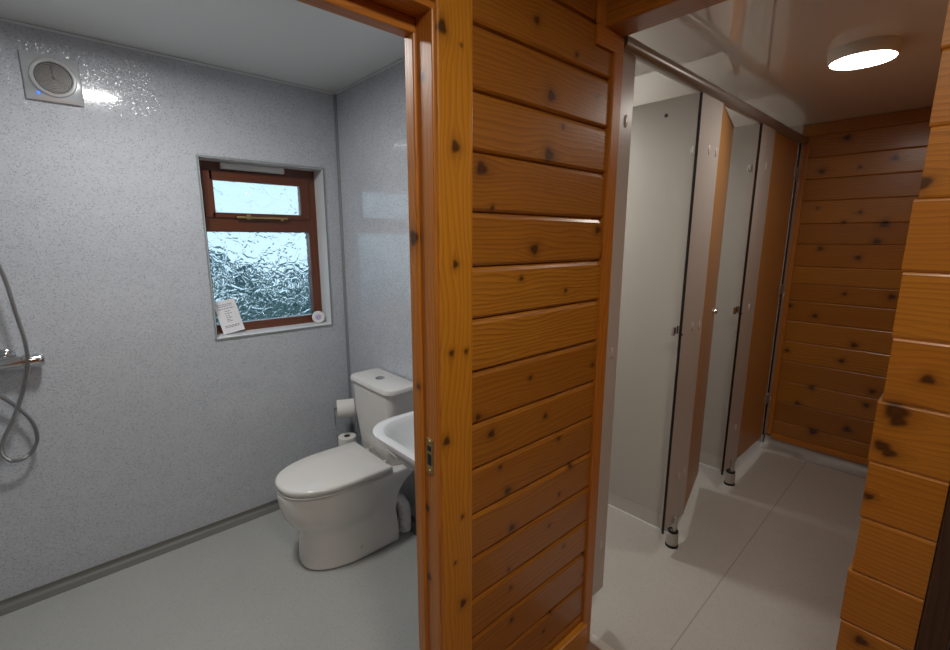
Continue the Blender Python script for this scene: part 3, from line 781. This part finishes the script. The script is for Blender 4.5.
# ------------------------------------------------------------------ toilet roll stand and rolls
hx, hy = 1.138, 2.372
qa = -math.radians(24); hX, hY = Vector((math.cos(qa), math.sin(qa), 0)), Vector((-math.sin(qa), math.cos(qa), 0))
def hp3(a, b, z): return Vector((hx, hy, z))+hX*a+hY*b
t = thing('toilet_roll_holder', 'chrome wire toilet roll stand in the corner behind the toilet', 'roll holder', (hx, hy, 0))
obj('base', add_lathe(BM(), (hx, hy, 0), (0, 0, 1), [(0, 0), (.070, 0), (.070, .008), (.062, .013), (0, .013)], 36), CHROME, t, True)
bm = BM()
for sx in (-1, 1):
    add_tube(bm, catmull([hp3(sx*.050, .035, .01), hp3(sx*.054, .035, .30), hp3(sx*.062, .018, .44), hp3(sx*.063, 0, .528)], 8), .0036, 10)
add_tube(bm, [hp3(-.063, 0, .528), hp3(0, 0, .528), hp3(.063, 0, .528)], .0045, 12)
add_tube(bm, [hp3(0, 0, .012), hp3(0, 0, .2), hp3(0, 0, .345)], .004, 12)
add_tube(bm, catmull([hp3(-.053, .036, .23), hp3(-.03, .064, .23), hp3(.03, .064, .23), hp3(.053, .036, .23)], 6), .003, 10)
obj('wire_frame', bm, CHROME, t, True)
def roll(c, ax, r, w, label):
    t = thing('toilet_roll', label, 'toilet roll', tuple(Vector(c)-Vector((0, 0, w/2 if ax[2] else r))), 0, 'toilet rolls on the stand')
    obj('paper', add_lathe(BM(), c, ax, [(.019, -w/2), (r-.003, -w/2), (r, -w/2+.003), (r, w/2-.003), (r-.003, w/2), (.019, w/2), (.019, -w/2)], 44), PAPER, t, True)
    obj('core', add_lathe(BM(), c, ax, [(.0185, -w/2-.0005), (.0185, w/2+.0005), (.0165, w/2+.0005), (.0165, -w/2-.0005), (.0185, -w/2-.0005)], 30), CARDC, t, True)
    return t
roll((hx, hy, .520), tuple(hX), .054, .098, 'white toilet roll held across the top of the chrome stand')
roll((hx, hy, .303), (0, 0, 1), .052, .095, 'spare white toilet roll standing upright low on the chrome stand')

# ------------------------------------------------------------------ wash basin
t = thing('washbasin', 'white ceramic washbasin beside the toilet, half hidden by the door post', 'sink', (1.0, 1.25, .8))
BX0, BX1, BY0, BY1, BZ = .766, 1.2402, .985, 1.492, .80
def b_ring(ins, z, rf=.13, x1=None, sx=0):
    return rr_ring(BX0+ins+sx, (BX1-.0 if x1 is None else x1)-0, BY0+ins, BY1-ins, z, max(.03, rf-ins*.3), .02 if x1 is None else .05, 9)
bm = BM()
loft(bm, [b_ring(.17, .575, .10), b_ring(.135, .615, .11), b_ring(.075, .69, .12), b_ring(.030, .745, .13), b_ring(.008, .772, .13), b_ring(.001, .787, .13), b_ring(.002, .797, .13), b_ring(.007, .8, .13),
          b_ring(.030, .8, .13, BX1-.10), b_ring(.036, .797, .13, BX1-.105), b_ring(.050, .775, .13, BX1-.115), b_ring(.080, .72, .12, BX1-.14), b_ring(.13, .678, .1, BX1-.17), b_ring(.19, .668, .05, BX1-.21)])
obj('bowl', bm, plain('window_lit_ceramic', (.76, .77, .77), .08, coat=.3), t, True)  # ceramic made brighter and cooler, window light put into its colour
obj('waste', add_lathe(BM(), (.985, 1.238, .6685), (0, 0, 1), [(.022, 0), (.022, .002), (.016, .003), (.014, 0), (0, 0)], 24), CHROME, t, True)

# ------------------------------------------------------------------ outside the window
struct('ground', box(-4, 8, YB+.2, 14, -.32, -.30), GRASS)
def hedge():
    bm = BM(); rnd = random.Random(3)
    for i in range(5200):
        x = rnd.uniform(-.6, 5.2); hgt = 1.27+.10*math.sin(x*2.3)+.06*math.sin(x*7.1+1)
        z = -.3+(hgt+.3)*rnd.random()**.75; y = 4.55+rnd.uniform(-.28, .3)*(1 if z < hgt-.1 else .6)
        s = rnd.uniform(.035, .075); d = Vector((rnd.gauss(0, 1), rnd.gauss(0, 1), rnd.gauss(0, 1))).normalized(); e = d.cross(Vector((rnd.random(), rnd.random(), rnd.random()))).normalized()
        c = Vector((x, y, z))
        bm.faces.new([bm.verts.new(c-d*s), bm.verts.new(c+e*s*.45), bm.verts.new(c+d*s), bm.verts.new(c-e*s*.45)])
    t = thing('hedge', 'teal haze-tinted hedge seen blurred through the patterned window glass', 'hedge', (2.3, 4.55, -.3))
    obj('foliage', bm, LEAF, t)
    bm = BM()
    for i in range(14):
        x = -.4+i*.42; add_cyl(bm, (x, 4.57, -.3), (x+.05, 4.57, .75), .03, .012, 8)
    obj('stem', bm, DARKWOOD, t)
hedge()
w = bpy.data.worlds.new('overcast_sky'); SC.world = w; w.use_nodes = True
nt = w.node_tree; bg = nt.nodes['Background']
tc = nt.nodes.new('ShaderNodeTexCoord'); sx = nt.nodes.new('ShaderNodeSeparateXYZ'); nt.links.new(tc.outputs['Generated'], sx.inputs[0])
col = mix_col(nt, math_node(nt, 'MULTIPLY', sx.outputs[2], 1.4, True), (.64, .86, 1.0), (.42, .70, 1.0))
nt.links.new(col, bg.inputs[0]); bg.inputs[1].default_value = 1.05

SC.view_settings.view_transform = 'Standard'; SC.view_settings.look = 'None'
SC.view_settings.gamma = 1; SC.view_settings.use_curve_mapping = False
SC.view_settings.exposure = .3
